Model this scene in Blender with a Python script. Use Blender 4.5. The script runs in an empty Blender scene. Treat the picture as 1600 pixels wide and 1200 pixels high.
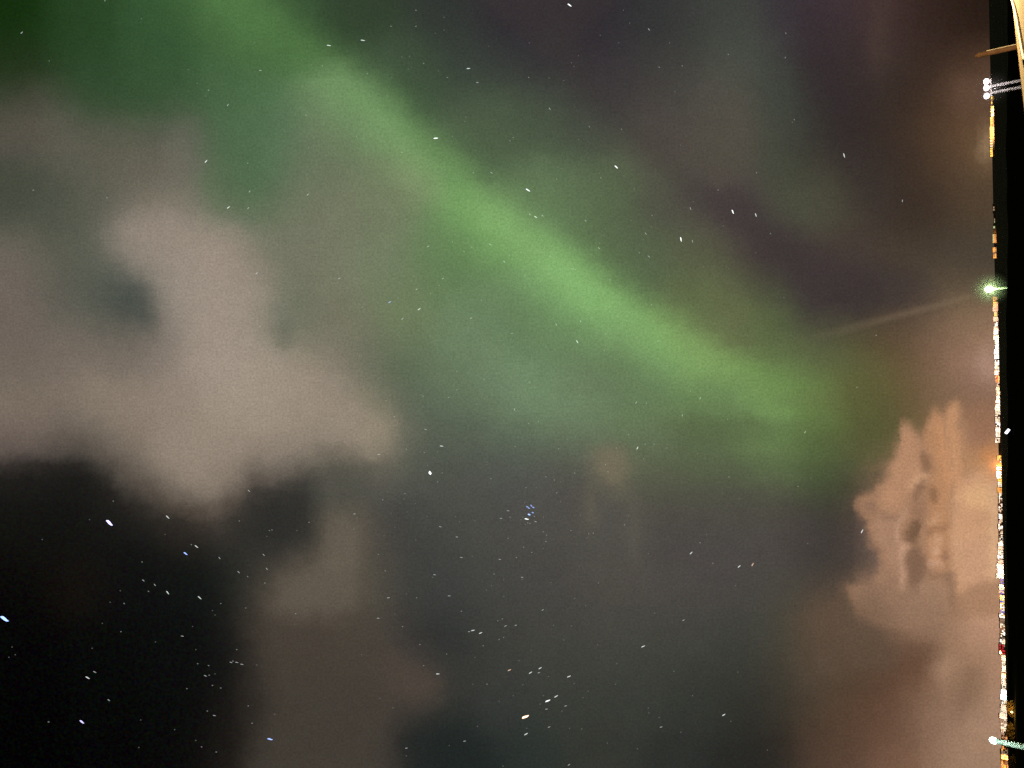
import bpy, bmesh, math, random
import numpy as np
from mathutils import Vector, Matrix

# ------------------------------------------------------------------ camera
S = bpy.context.scene
COL = S.collection
FPX = 1155.0                      # focal length in pixels of the 1600 px photograph
CAM = Vector((0, 0, 6.0))
PITCH = math.atan(757.5 / FPX)
ROLL = math.radians(1.23)
F = Vector((0, math.cos(PITCH), math.sin(PITCH)))
V = Vector((0, -math.sin(PITCH), math.cos(PITCH)))
R0, U0 = -V, Vector((1, 0, 0))    # the photograph lies on its side: picture right is down
U = math.cos(ROLL) * U0 + math.sin(ROLL) * R0
R = -math.sin(ROLL) * U0 + math.cos(ROLL) * R0
cd = bpy.data.cameras.new('camera')
cam = bpy.data.objects.new('camera', cd)
COL.objects.link(cam)
cd.sensor_fit = 'HORIZONTAL'
cd.sensor_width = 36
cd.lens = 36 * FPX / 1600
cd.clip_start = 0.05
cd.clip_end = 400000
cam.matrix_world = Matrix(((R.x, U.x, -F.x, CAM.x), (R.y, U.y, -F.y, CAM.y), (R.z, U.z, -F.z, CAM.z), (0, 0, 0, 1)))
S.camera = cam
S.view_settings.view_transform = 'Standard'
S.view_settings.look = 'None'
S.view_settings.exposure = 0
S.view_settings.gamma = 1
S.cycles.use_denoising = False
S.cycles.max_bounces = 4
S.cycles.sample_clamp_indirect = 2


def ray(px, py):
    return (F + (px - 800) / FPX * R + (600 - py) / FPX * U)


def at(px, py, dist):             # the place seen at a pixel, dist metres away along the ground
    d = ray(px, py)
    return CAM + d * (dist / math.hypot(d.x, d.y))


def on_z(px, py, z):
    d = ray(px, py)
    return CAM + d * ((z - CAM.z) / d.z)


def px_m(dist, py=600):           # metres per photograph pixel at that ground distance, near the horizon
    d = ray(1557, py)
    return dist / math.hypot(d.x, d.y) / FPX


def lin(c):
    c = np.asarray(c, float) / 255.0
    return np.where(c <= 0.04045, c / 12.92, ((c + 0.055) / 1.055) ** 2.4)


# ------------------------------------------------------------------ night sky: brightness by direction
# colours of the sky glow (x, y in hundreds of photograph pixels about the view axis, then 8 bit sRGB)
BASE = [
 (0.2,.2,16,46,12),(1.2,.4,34,66,34),(2.5,.5,46,82,48),(3.6,.4,58,94,56),(4.5,.2,50,78,50),(5.6,.2,48,64,46),(7,.3,50,54,50),(8,.3,47,43,49),(9,.3,46,42,48),(10.2,.3,52,52,52),
 (11,.3,60,62,58),(11.6,.7,70,74,66),(12.3,.4,58,52,56),(13,.5,62,50,54),(13.9,.4,62,46,44),(14.7,.4,50,36,30),(15.3,.4,42,29,22),
 (0.2,1.1,34,52,28),(1.5,1.4,46,74,46),(2.6,1.5,54,84,54),(3.6,1.5,66,100,66),(6.4,1,60,76,58),(7.4,.9,56,62,56),(8.4,1,54,54,54),(9.5,1.2,58,54,56),(10.4,1.2,66,64,60),(11.3,1.5,78,76,68),
 (12.2,1.4,64,68,60),(12.9,1.2,52,44,46),(13.7,1,58,48,44),(14.4,1.2,58,44,36),(15.1,1.4,76,56,42),(15.4,1.3,92,68,52),
 (0.4,1.9,84,80,70),(1.2,2.3,92,90,78),(2,2.6,96,94,80),(2.8,2.3,92,92,80),(3.5,2.3,74,106,74),(4.2,2.2,80,112,80),(5.1,2.4,104,114,90),(5.4,1.9,96,120,88),
 (7.6,1.9,74,90,68),(8.4,1.9,72,84,66),(9.2,2,70,74,64),(10.2,2.2,78,72,66),(11.4,2.3,80,76,66),(12.3,2.3,66,68,58),(13,2.3,54,48,44),(13.8,2.3,56,46,40),(14.6,2.3,74,56,42),(15.2,2.3,100,76,54),
 (0.2,3,70,74,62),(0.8,3.3,76,80,68),(1.4,3,90,90,78),(2.4,3,110,106,92),(3.1,3,112,112,96),(3.9,3.1,84,110,80),(4.6,3.4,112,116,96),(5.6,3.2,112,118,94),
 (8.6,3,92,116,82),(9.6,2.9,86,102,74),(10.4,3.2,80,80,68),(11.4,3.3,78,68,66),(12.4,3,72,74,60),(12.9,3,74,72,58),(13.6,3,62,54,47),(14.4,3,60,48,39),(15.2,3,80,64,48),
 (0.3,4,104,98,88),(1,3.9,92,92,80),(1.5,3.6,90,92,80),(2.1,3.7,136,126,116),(2.8,3.6,140,130,118),(3.5,3.9,148,136,124),(4.2,4,116,116,98),(5,4,118,120,100),(6,4.2,112,124,96),(7,4.2,92,124,82),
 (10,4,84,98,72),(11,4.1,88,92,68),(12,4.1,68,58,56),(13.2,4.2,70,60,54),(14.2,4.2,72,61,50),(15.2,4.1,76,66,54),
 (0.3,4.8,108,98,90),(1,4.6,94,92,82),(1.5,4.6,84,88,78),(2.1,4.7,74,80,72),(2.7,4.5,140,132,122),(3.3,4.8,160,148,136),(3.9,4.8,150,140,126),(4.5,5,110,114,96),(5.2,5,118,116,98),(6.2,5,108,122,90),(7.2,5.1,104,130,96),(8.4,5.2,96,124,88),(8.8,5,98,132,90),
 (11,4.9,96,108,72),(11.4,5.1,100,102,72),(12,4.9,84,98,64),(12.7,4.7,64,54,54),(13.3,4.7,66,56,52),(14.2,4.7,84,70,58),(15,4.8,112,94,72),(15.3,5.3,150,116,92),
 (0.3,5.6,110,100,90),(1.2,5.4,116,106,96),(2,5.3,112,104,94),(2.6,5.3,128,118,108),(3.4,5.6,164,150,136),(4.2,5.6,156,144,128),(5,5.8,144,132,116),(5.6,5.6,112,112,96),(6.3,5.8,94,106,84),(7.2,6,100,120,92),(8.2,6,108,136,102),(9.2,5.8,98,118,88),(10,5.8,92,112,82),
 (12.2,5.5,92,106,68),(13,5.4,88,92,62),(13.8,5.3,88,74,52),(14.6,5.4,120,94,74),(15.2,5.8,142,110,90),
 (0.4,6.4,120,108,96),(1.6,6.4,132,120,106),(2.8,6.4,144,130,116),(4,6.5,160,146,128),(5,6.6,144,132,114),(5.9,6.7,138,128,108),(6.4,6.5,92,100,84),(7,6.6,90,102,84),(8,6.6,98,118,92),(9,6.5,106,130,98),(10,6.5,98,118,86),(11,6.4,92,110,76),
 (13.4,6.1,96,98,60),(14,6.2,100,86,56),(14.6,6.3,120,96,70),(15.2,6.4,138,106,84),
 (0.4,7,100,88,82),(1.2,7,92,84,76),(2,7,122,110,98),(3,7,140,126,110),(4,7,144,130,114),(4.8,7,126,116,100),(5.4,6.9,120,110,96),(5.9,7,124,116,98),(6.4,7,84,88,78),(7.2,7.1,84,88,78),(8,7.1,84,90,80),(9,7,92,98,82),(10,7,94,104,80),(11,7,88,100,72),(12,7,96,116,76),(13,7,84,92,58),(13.8,6.9,84,82,52),
 (0.4,7.6,34,34,30),(1.2,7.5,32,32,30),(1.8,7.6,62,58,52),(2.5,7.6,96,86,76),(3.3,7.5,130,116,100),(3.9,7.4,90,82,74),(4.6,7.4,86,80,74),(5.2,7.6,84,84,74),(5.8,7.6,80,80,74),(7,7.6,78,80,72),(8,7.7,80,80,76),(9,7.6,82,80,74),(10.3,7.6,84,84,70),(11.2,7.7,80,80,68),(12,7.7,80,80,66),(13,7.5,72,76,54),(13.6,7.8,70,60,50),
 (0.4,8.3,16,16,12),(1.2,8.3,18,18,16),(2,8.3,26,26,24),(3,8.1,58,52,46),(3.5,8,84,74,66),(4.2,8.3,48,48,44),(4.8,8.4,48,48,44),(5.3,8.3,112,102,88),(5.8,8.4,72,68,62),(6.5,8.3,68,68,64),(7.5,8.3,74,74,68),(8.5,8.3,78,76,70),(9.5,8.3,82,80,74),(10.5,8.3,76,72,68),(11.5,8.3,76,72,68),(12.5,8.3,72,66,62),(13.2,8.5,68,60,56),
 (0.4,9.2,8,7,6),(1.2,9.1,20,16,12),(2,9.2,14,15,14),(3,9.1,20,22,20),(3.7,9,34,36,32),(4.3,9,84,76,66),(4.9,9,104,94,82),(5.5,9,98,90,76),(6.1,9,70,68,62),(6.8,9.1,62,63,60),(7.6,9.1,68,68,64),(8.6,9.1,72,70,66),(9.6,9.1,78,74,68),(10.6,9.2,76,72,68),(11.6,9.2,74,70,66),(12.4,9.2,74,70,62),
 (0.4,10.2,4,4,4),(1.6,10.1,7,8,7),(2.8,10.1,12,13,12),(3.6,10,24,24,22),(4.2,9.9,70,62,54),(4.9,9.8,84,74,64),(5.6,9.9,80,72,62),(6.2,9.9,62,58,54),(6.8,10,48,50,48),(7.6,10,60,60,56),(8.6,10,66,66,60),(9.6,10,68,68,62),(10.6,10,66,66,60),(11.6,10,64,64,58),(12.2,9.9,68,66,56),(12.8,9.9,86,74,60),
 (0.4,11.2,2,2,2),(1.6,11.2,5,6,5),(2.8,11.2,9,10,9),(3.5,11.1,22,20,18),(4.2,11,54,48,42),(5,10.9,60,54,48),(5.7,10.9,66,58,52),(6.4,10.6,74,64,58),(7,10.8,54,54,50),(7.8,10.9,56,58,54),(8.8,10.9,58,60,54),(9.8,10.9,58,60,54),(10.8,10.9,54,56,50),(11.6,10.9,52,52,46),(12.2,10.8,58,54,46),
 (0.4,11.9,1,1,1),(1.6,11.9,4,4,4),(2.8,11.9,9,9,8),(3.7,11.8,32,28,24),(4.5,11.8,52,46,40),(5.3,11.8,60,52,46),(6,11.7,56,50,46),(6.5,11.7,36,40,38),(7.3,11.7,34,40,38),(8.2,11.7,44,50,46),(9.4,11.7,52,54,48),(10.6,11.7,46,48,44),(11.6,11.8,40,40,36),(12.1,11.7,46,42,36),
 # glow and cloud over the town
 (12.8,10.6,82,68,54),(13.4,10.3,84,66,50),(14.2,10.3,104,76,58),(14.9,10.5,134,104,80),(15.3,10.4,168,130,104),(13,11.4,80,62,48),(13.8,11.2,98,72,56),(14.6,11.2,134,104,84),(15.2,11.2,164,130,106),(13,11.9,84,64,52),(14,11.9,116,86,68),(15,11.9,154,122,98),
 (12.7,10.1,76,66,54),(13.2,9.6,88,72,56),(14,9.5,140,108,84),(14.7,9.6,160,124,98),(15.2,9.7,184,142,114),(13.4,9.1,70,62,54),(13.1,8.8,70,62,56),
 (15.2,7,186,134,88),(15.2,7.5,214,166,116),(15.2,8,214,166,120),(15.2,8.6,206,160,124),(15.2,9.1,200,154,122),(14.7,8.7,178,136,108),(14.7,7.6,176,130,94),(14.2,8,172,132,108),(14,7.5,168,128,100),(14,8.5,170,132,110),
]
NX, NY, CELL = 400, 300, 0.04     # working raster of the sky, 4 photograph pixels a cell
gx, gy = np.meshgrid((np.arange(NX) + .5) * CELL, (np.arange(NY) + .5) * CELL)


def sample_base():
    b = np.array(BASE, float)
    gr = np.clip(b[:, 3] - b[:, 2] - 6, 0, None)              # the green of the glow leans to yellow
    b[:, 2] += .20 * gr; b[:, 3] -= .05 * gr; b[:, 4] += .04 * gr
    P, C = b[:, :2], lin(b[:, 2:]) ** 0.5
    sig = 0.40
    A = np.exp(-((P[:, None] - P[None]) ** 2).sum(-1) / (2 * sig * sig))
    A /= A.sum(1, keepdims=True)
    W = C + np.linalg.solve(A.T @ A + 0.25 * np.eye(len(P)), A.T @ (C - A @ C))
    num = np.zeros((NY, NX, 3)); den = np.full((NY, NX, 1), 1e-9)
    for (x, y), c in zip(P, W):
        w = np.exp(-((gx - x) ** 2 + (gy - y) ** 2) / (2 * sig * sig))[..., None] + 1e-7 / (0.1 + (gx - x) ** 2 + (gy - y) ** 2)[..., None]
        num += w * c; den += w
    return np.clip(num / den, 0, 2) ** 2


def blur(a, sx, sy=None):
    sy = sx if sy is None else sy
    for ax, s in ((1, sx), (0, sy)):
        s = max(s / CELL, .3)
        r = int(3 * s) + 1
        k = np.exp(-np.arange(-r, r + 1) ** 2 / (2 * s * s)); k /= k.sum()
        p = np.pad(a, [(r, r) if i == ax else (0, 0) for i in range(a.ndim)], mode='edge')
        a = sum(k[i] * np.take(p, range(i, i + a.shape[ax]), axis=ax) for i in range(2 * r + 1))
    return a


def poly(pts, soft):
    pts = np.array(pts, float) / 100
    ins = np.zeros(gx.shape, bool)
    for (x0, y0), (x1, y1) in zip(pts, np.roll(pts, -1, 0)):
        if y0 == y1: continue
        ins ^= ((gy > y0) != (gy > y1)) & (gx < (x1 - x0) * (gy - y0) / (y1 - y0) + x0)
    return blur(ins.astype(float), soft)[..., None]


def line_dist(pts):               # signed distance to a polyline and the fraction along it
    pts = np.array(pts, float) / 100
    best = np.full(gx.shape, 1e9); sgn = np.zeros(gx.shape); t_ = np.zeros(gx.shape)
    n = len(pts) - 1
    for i in range(n):
        a, b = pts[i], pts[i + 1]; d = b - a; L = np.hypot(*d)
        t = np.clip(((gx - a[0]) * d[0] + (gy - a[1]) * d[1]) / L ** 2, 0, 1)
        ex, ey = gx - a[0] - t * d[0], gy - a[1] - t * d[1]
        dd = np.hypot(ex, ey); m = dd < best
        best[m] = dd[m]; sgn[m] = np.sign(d[0] * ey - d[1] * ex)[m]; t_[m] = ((i + t) / n)[m]
    return best * sgn, t_


sky = sample_base()


def over(mask, c, amount=1.0):
    global sky
    m = np.clip(mask * amount, 0, 1)
    sky = sky * (1 - m) + lin(c) * m


# aurora: a bright bent ribbon, sharper towards the dark side
dist, tt = line_dist([(250, -90), (370, -10), (480, 80), (590, 165), (690, 262), (790, 348), (900, 428), (1000, 500), (1080, 552), (1170, 596), (1300, 640), (1400, 690)])
g = np.where(dist < 0, np.exp(-(dist / .34) ** 2), np.exp(-(dist / .60) ** 2))
amp = np.interp(tt, [0, .1, .2, .34, .45, .6, .7, .82, .9, 1], [.22, .34, .40, .66, .96, 1.05, 1, .42, .12, 0])
sky = sky + (g * amp)[..., None] * np.array([.095, .212, .052])
g2 = np.where(dist < 0, np.exp(-(dist / .95) ** 2), np.exp(-(dist / 1.5) ** 2)) * np.interp(tt, [0, .3, .6, .85, 1], [.25, .4, .45, .2, 0])
sky = sky + g2[..., None] * np.array([.010, .035, .006])
for pts, w, a in (([(1060, 545), (1190, 588), (1330, 606)], .20, .060), ([(1130, 610), (1240, 648), (1350, 662)], .15, .046), ([(1120, 700), (1225, 694), (1320, 706)], .16, .032),
                  ([(1130, 745), (1230, 735), (1310, 748)], .13, .022), ([(1020, 735), (1180, 735), (1290, 760)], .2, .010), ([(760, 600), (900, 640), (1080, 650), (1200, 690)], .40, .012)):
    d2, t2 = line_dist(pts)
    sky = sky + (np.exp(-(d2 / w) ** 2) * np.sin(np.clip(t2, .02, .98) * np.pi))[..., None] * np.array([.25, .9, .1]) * a
over(poly([(700, -30), (800, 40), (880, 115), (960, 190), (1040, 268), (1120, 350), (1200, 425), (1262, 482), (1320, 506), (1390, 490), (1470, 462), (1440, 425), (1330, 410), (1250, 380), (1170, 300), (1080, 290), (1000, 215), (930, 130), (900, 60), (1000, -30)], .13), (60, 53, 53), .62)
over(poly([(1290, 470), (1330, 504), (1400, 480), (1380, 440), (1320, 440)], .1), (56, 49, 48), .4)
over(poly([(1240, 20), (1330, 30), (1345, 200), (1390, 330), (1345, 330), (1300, 220), (1270, 120)], .14), (52, 44, 44), .45)
over(poly([(1020, 668), (1150, 663), (1225, 667), (1256, 676), (1190, 686), (1060, 684)], .07), (78, 88, 60), .6)
over(poly([(1150, 722), (1250, 716), (1340, 722), (1330, 732), (1220, 730)], .06), (78, 88, 60), .45)
over(poly([(1318, 590), (1390, 600), (1392, 700), (1330, 720), (1316, 660)], .12), (86, 86, 52), .55)
# pale shreds of high cloud
over(poly([(918, 705), (975, 690), (985, 745), (968, 775), (945, 755), (925, 745)], .07), (118, 110, 90), .85)
over(poly([(915, 760), (935, 755), (932, 820), (912, 830)], .06), (98, 93, 80), .8)
over(poly([(980, 760), (998, 770), (1002, 880), (985, 880)], .07), (94, 90, 80), .75)
over(poly([(1358, -20), (1384, -20), (1382, 105), (1362, 110)], .08), (76, 60, 54), .7)
over(poly([(1140, 150), (1172, 140), (1165, 245), (1138, 245)], .14), (86, 78, 70), .6)
# big pale cloud, its rims
over(poly([(170, 350), (230, 335), (330, 345), (385, 375), (415, 440), (410, 520), (450, 565), (520, 590), (590, 640), (612, 660), (608, 708), (560, 712), (530, 690), (490, 700), (430, 725), (400, 690), (380, 740), (330, 790), (250, 745), (220, 690), (330, 640), (300, 560), (262, 500), (240, 440), (185, 395)], .13), (154, 141, 127), .55)
over(poly([(-30, 732), (60, 722), (110, 716), (150, 732), (190, 765), (228, 792), (290, 806), (330, 815), (340, 900), (200, 960), (-30, 960)], .07) * np.clip((9.3 - gy) / 1.7, 0, 1)[..., None], (20, 19, 17), .75)
over(poly([(330, 818), (372, 792), (396, 748), (428, 764), (466, 738), (494, 740), (496, 860), (430, 892), (400, 960), (330, 960)], .07) * np.clip((9.3 - gy) / 1.4, 0, 1)[..., None], (40, 40, 37), .75)
over(poly([(560, 640), (608, 650), (610, 705), (575, 708)], .1), (150, 138, 116), .55)
over(poly([(210, 440), (236, 450), (240, 520), (200, 505), (170, 470)], .11), (68, 74, 68), .8)
over(poly([(428, 505), (452, 500), (458, 540), (440, 548)], .1), (88, 94, 80), .7)
over(poly([(262, 195), (312, 185), (314, 300), (250, 290)], .14), (112, 108, 96), .5)
over(poly([(320, 230), (400, 210), (420, 300), (345, 345), (318, 310)], .14), (80, 103, 72), .5)
over(poly([(500, 700), (560, 715), (600, 715), (570, 790), (500, 790), (492, 730)], .12), (74, 74, 66), .6)
over(poly([(506, 790), (562, 795), (574, 840), (576, 880), (570, 950), (590, 1005), (640, 1030), (692, 1068), (682, 1108), (622, 1108), (610, 1150), (616, 1210), (380, 1210), (400, 1150), (424, 1110), (410, 1060), (414, 1000), (428, 940), (448, 892), (504, 862)], .13), (69, 63, 55), .7)
over(poly([(590, 1015), (640, 1035), (688, 1068), (676, 1104), (620, 1080)], .12), (84, 72, 64), .5)
over(poly([(640, 1120), (720, 1110), (800, 1210), (630, 1210)], .14), (32, 37, 35), .5)
over(poly([(508, 800), (562, 800), (572, 870), (540, 905), (505, 880)], .12), (112, 103, 89), .6)
over(poly([(425, 950), (442, 905), (478, 888), (505, 872), (540, 880), (566, 915), (560, 950), (520, 968), (496, 955), (470, 972), (440, 968)], .1), (106, 97, 84), .55)
over(poly([(410, 965), (540, 975), (520, 1060), (410, 1060)], .2), (68, 60, 52), .5)
# heap cloud lit by the town, with its veins
body = [(1411, 653), (1417, 658), (1423, 667), (1429, 672), (1433, 681), (1440, 684), (1446, 678), (1451, 671), (1450, 662), (1453, 651), (1457, 648), (1460, 636), (1463, 640), (1467, 646), (1471, 644), (1475, 652), (1479, 648), (1484, 634), (1488, 636), (1495, 624), (1502, 640), (1510, 668), (1540, 690), (1570, 720), (1570, 960), (1480, 970), (1410, 990), (1340, 962), (1326, 930), (1321, 910), (1330, 914), (1340, 914), (1350, 909), (1362, 908), (1368, 897), (1378, 890), (1382, 880), (1378, 870), (1375, 864), (1366, 858), (1360, 853), (1361, 842), (1354, 828), (1357, 813), (1347, 805), (1343, 796), (1336, 793), (1332, 780), (1340, 778), (1350, 773), (1356, 774), (1372, 762), (1378, 752), (1387, 747), (1388, 738), (1392, 724), (1397, 714), (1400, 700), (1407, 690), (1409, 672)]
over(poly(body, .036), (166, 126, 97), .93)
over(poly([(1332, 905), (1400, 880), (1470, 890), (1480, 960), (1400, 985), (1350, 950)], .12), (148, 115, 93), .75)
over(poly([(1411, 660), (1432, 688), (1440, 700), (1436, 712), (1442, 730), (1446, 742), (1432, 752), (1420, 772), (1412, 794), (1392, 806), (1374, 786), (1388, 752), (1396, 726), (1406, 700)], .05), (183, 138, 106), .8)
over(poly([(1362, 812), (1384, 806), (1404, 812), (1408, 838), (1414, 856), (1418, 880), (1412, 905), (1396, 900), (1386, 868), (1366, 842)], .05), (170, 132, 108), .6)
over(poly([(1452, 655), (1460, 640), (1470, 652), (1478, 700), (1486, 760), (1484, 800), (1488, 840), (1476, 905), (1456, 905), (1450, 820), (1452, 770), (1458, 735), (1452, 705), (1446, 690)], .035), (186, 136, 98), .8)
over(poly([(1462, 642), (1474, 656), (1482, 700), (1490, 760), (1482, 772), (1474, 730), (1466, 690)], .03), (204, 148, 106), .55)
over(poly([(1478, 652), (1486, 634), (1494, 632), (1500, 690), (1504, 755), (1494, 790), (1488, 740), (1484, 700)], .03), (206, 152, 110), .65)
over(poly([(1501, 690), (1545, 690), (1548, 735), (1508, 742)], .06), (186, 138, 96), .6)
over(poly([(1491, 775), (1500, 750), (1530, 735), (1570, 700), (1570, 900), (1530, 905), (1492, 930), (1488, 850)], .035), (206, 158, 120), .85)
over(poly([(1510, 640), (1562, 630), (1562, 712), (1514, 704)], .1), (146, 107, 84), .85)
over(poly([(1536, 706), (1562, 700), (1562, 740), (1542, 738)], .09), (232, 150, 80), .7)
over(poly([(1498, 768), (1530, 760), (1550, 766), (1545, 796), (1510, 790)], .06), (224, 178, 128), .6)
over(poly([(1490, 796), (1545, 800), (1548, 830), (1492, 836)], .06), (198, 150, 114), .6)
over(poly([(1494, 850), (1545, 840), (1548, 905), (1500, 915)], .08), (198, 152, 122), .6)
over(poly([(1546, 770), (1562, 760), (1562, 900), (1550, 910)], .06), (226, 184, 142), .6)
for pts, c, a, sft in (
  ([(1441, 710), (1445, 705), (1452, 709), (1457, 722), (1455, 735), (1449, 739), (1443, 731), (1441, 722)], (142, 105, 79), .85, .02),
  ([(1436, 752), (1443, 747), (1449, 752), (1446, 764), (1438, 774), (1430, 782), (1424, 786), (1422, 777), (1427, 768), (1430, 759)], (140, 105, 82), .85, .022),
  ([(1430, 784), (1440, 778), (1450, 782), (1452, 796), (1444, 806), (1424, 806), (1418, 800)], (156, 117, 92), .7, .03),
  ([(1456, 757), (1460, 764), (1464, 774), (1466, 784), (1460, 791), (1455, 780), (1453, 768)], (132, 97, 72), .8, .022),
  ([(1434, 807), (1441, 808), (1443, 820), (1436, 830), (1432, 842), (1424, 848), (1415, 844), (1411, 838), (1418, 829), (1424, 817)], (120, 91, 69), .95, .022),
  ([(1421, 856), (1430, 850), (1441, 856), (1448, 874), (1447, 898), (1440, 918), (1430, 934), (1424, 920), (1416, 908), (1417, 890), (1413, 874)], (132, 101, 80), .9, .03),
  ([(1446, 824), (1462, 826), (1482, 821), (1484, 831), (1468, 833), (1450, 836)], (158, 116, 86), .8, .02),
  ([(1471, 862), (1480, 858), (1486, 864), (1482, 876), (1474, 878), (1468, 870)], (152, 112, 88), .8, .02),
  ([(1450, 893), (1466, 890), (1482, 893), (1492, 904), (1494, 930), (1490, 955), (1484, 945), (1484, 922), (1474, 904), (1456, 902)], (140, 107, 84), .8, .025),
  ([(1343, 788), (1358, 782), (1372, 784), (1376, 796), (1364, 806), (1352, 803)], (146, 112, 90), .75, .03),
  ([(1356, 842), (1366, 848), (1376, 852), (1384, 862), (1376, 866), (1362, 856)], (118, 92, 76), .6, .025),
  ([(1452, 812), (1460, 805), (1469, 808), (1470, 816), (1460, 821), (1454, 819)], (206, 160, 123), .75, .022),
  ([(1456, 840), (1464, 836), (1472, 842), (1470, 852), (1462, 850)], (204, 160, 128), .7, .022),
  ([(1454, 858), (1464, 854), (1469, 862), (1462, 868), (1455, 866)], (206, 164, 134), .75, .02),
  ([(1450, 880), (1462, 876), (1474, 882), (1468, 890), (1454, 888)], (198, 156, 130), .7, .02),
  ([(1410, 800), (1421, 797), (1412, 812), (1406, 830), (1410, 846), (1421, 856), (1414, 868), (1414, 890), (1418, 918), (1410, 920), (1404, 894), (1406, 866), (1400, 836), (1402, 812)], (190, 149, 122), .8, .02),
  ([(1428, 744), (1440, 739), (1452, 740), (1450, 748), (1436, 750), (1428, 756), (1422, 768), (1420, 758)], (206, 161, 125), .75, .02),
  ([(1400, 803), (1414, 798), (1406, 808), (1398, 818), (1382, 812), (1378, 802), (1388, 799)], (150, 115, 93), .7, .025),
  ([(1358, 732), (1364, 729), (1370, 732), (1366, 737), (1362, 737)], (116, 100, 70), .7, .015),
  ([(1366, 742), (1372, 736), (1378, 742), (1374, 750), (1368, 749)], (66, 62, 48), .6, .02)):
    k_ = .95 if c[0] < 170 else 1.02
    over(poly(pts, sft * 1.25), tuple(v * k_ for v in c), a)
over(poly([(1440, 905), (1484, 900), (1480, 955), (1430, 985), (1410, 960)], .08), (168, 132, 106), .6)
over(poly([(1412, 1000), (1450, 995), (1465, 1030), (1440, 1060), (1400, 1040)], .12), (98, 70, 54), .9)
over(poly([(1455, 1035), (1490, 1020), (1505, 1040), (1470, 1075)], .09), (166, 131, 106), .85)
over(poly([(1500, 1050), (1535, 1040), (1530, 1100), (1490, 1130)], .12), (122, 95, 74), .75)
over(poly([(1335, 905), (1375, 920), (1400, 985), (1340, 960)], .1), (124, 100, 82), .5)
over(poly([(1240, 950), (1330, 945), (1330, 1050), (1240, 1060)], .16), (82, 70, 56), .5)
over(poly([(1300, 925), (1400, 940), (1480, 945), (1470, 1010), (1380, 1010), (1290, 990)], .22), (116, 92, 74), .6)
over(poly([(1380, 930), (1470, 925), (1500, 985), (1430, 1000)], .14), (150, 117, 94), .7)
over(poly([(1536, 205), (1552, 195), (1552, 252), (1538, 250)], .06), (172, 142, 108), .8)
over(poly([(1470, 120), (1550, 130), (1550, 165), (1500, 165)], .14), (112, 84, 68), .5)
over(poly([(1532, 545), (1556, 535), (1558, 600), (1536, 600)], .08), (184, 150, 132), .7)
over(poly([(1270, 925), (1326, 934), (1352, 970), (1404, 1004), (1400, 1050), (1270, 1050)], .12), (92, 75, 61), .7)
sky = np.clip(sky, 0, 3)

world = bpy.data.worlds.new('World')
S.world = world
world.use_nodes = True
world.cycles.sampling_method = 'MANUAL'
world.cycles.sample_map_resolution = 256
NT = world.node_tree
NT.nodes.clear()


def N(t, **kw):
    n = NT.nodes.new(t)
    for k, v in kw.items(): setattr(n, k, v)
    return n


def L(a, b): NT.links.new(a, b)


def M(op, a, b=None, c=None):
    n = N('ShaderNodeMath', operation=op)
    for i, v in enumerate((a, b, c)):
        if v is None: continue
        if isinstance(v, (int, float)): n.inputs[i].default_value = v
        else: L(v, n.inputs[i])
    return n.outputs[0]


def VM(op, a, b=None, scale=None):
    n = N('ShaderNodeVectorMath', operation=op)
    for i, v in enumerate((a, b)):
        if v is None: continue
        if isinstance(v, (tuple, Vector)): n.inputs[i].default_value = v
        else: L(v, n.inputs[i])
    if scale is not None:
        if isinstance(scale, (int, float)): n.inputs['Scale'].default_value = scale
        else: L(scale, n.inputs['Scale'])
    return n.outputs['Value'] if op == 'DOT_PRODUCT' else n.outputs['Vector']


def noise(vec, scale, detail, rough=.5, out='Color', lac=2.0):
    n = N('ShaderNodeTexNoise')
    L(vec, n.inputs['Vector'])
    n.inputs['Scale'].default_value = scale
    n.inputs['Detail'].default_value = detail
    n.inputs['Roughness'].default_value = rough
    return n.outputs[out] if out == 'Color' else n.outputs[0]


tc = N('ShaderNodeTexCoord')
dvec = tc.outputs['Generated']
fd = M('MAXIMUM', VM('DOT_PRODUCT', dvec, F), .25)
X = M('ADD', M('MULTIPLY', M('DIVIDE', VM('DOT_PRODUCT', dvec, R), fd), FPX / 100), 8.0)
Y = M('SUBTRACT', 6.0, M('MULTIPLY', M('DIVIDE', VM('DOT_PRODUCT', dvec, U), fd), FPX / 100))
cx = N('ShaderNodeCombineXYZ'); L(X, cx.inputs[0]); L(Y, cx.inputs[1])
Q = cx.outputs[0]
w1 = VM('SUBTRACT', noise(Q, 1.1, 4, .58), (.5, .5, .5))
# the air is stirred more in the cloudy parts than in the clear ones
swirl = VM('ADD', VM('SCALE', w1, scale=.26), VM('SCALE', VM('SUBTRACT', noise(Q, 4.5, 7, .7), (.5, .5, .5)), scale=.24))
QW = VM('ADD', Q, swirl)
sp = N('ShaderNodeSeparateXYZ'); L(QW, sp.inputs[0])
w2 = VM('SUBTRACT', noise(Q, 3.2, 4, .6), (.5, .5, .5))
QF = VM('ADD', Q, VM('ADD', VM('SCALE', w2, scale=.13), VM('SCALE', VM('SUBTRACT', noise(Q, 11.0, 5, .62), (.5, .5, .5)), scale=.11)))
sf = N('ShaderNodeSeparateXYZ'); L(QF, sf.inputs[0])


def sample(x, y):
    i = min(max(int(x / CELL), 0), NX - 1); j = min(max(int(y / CELL), 0), NY - 1)
    return sky[j, i]


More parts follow.
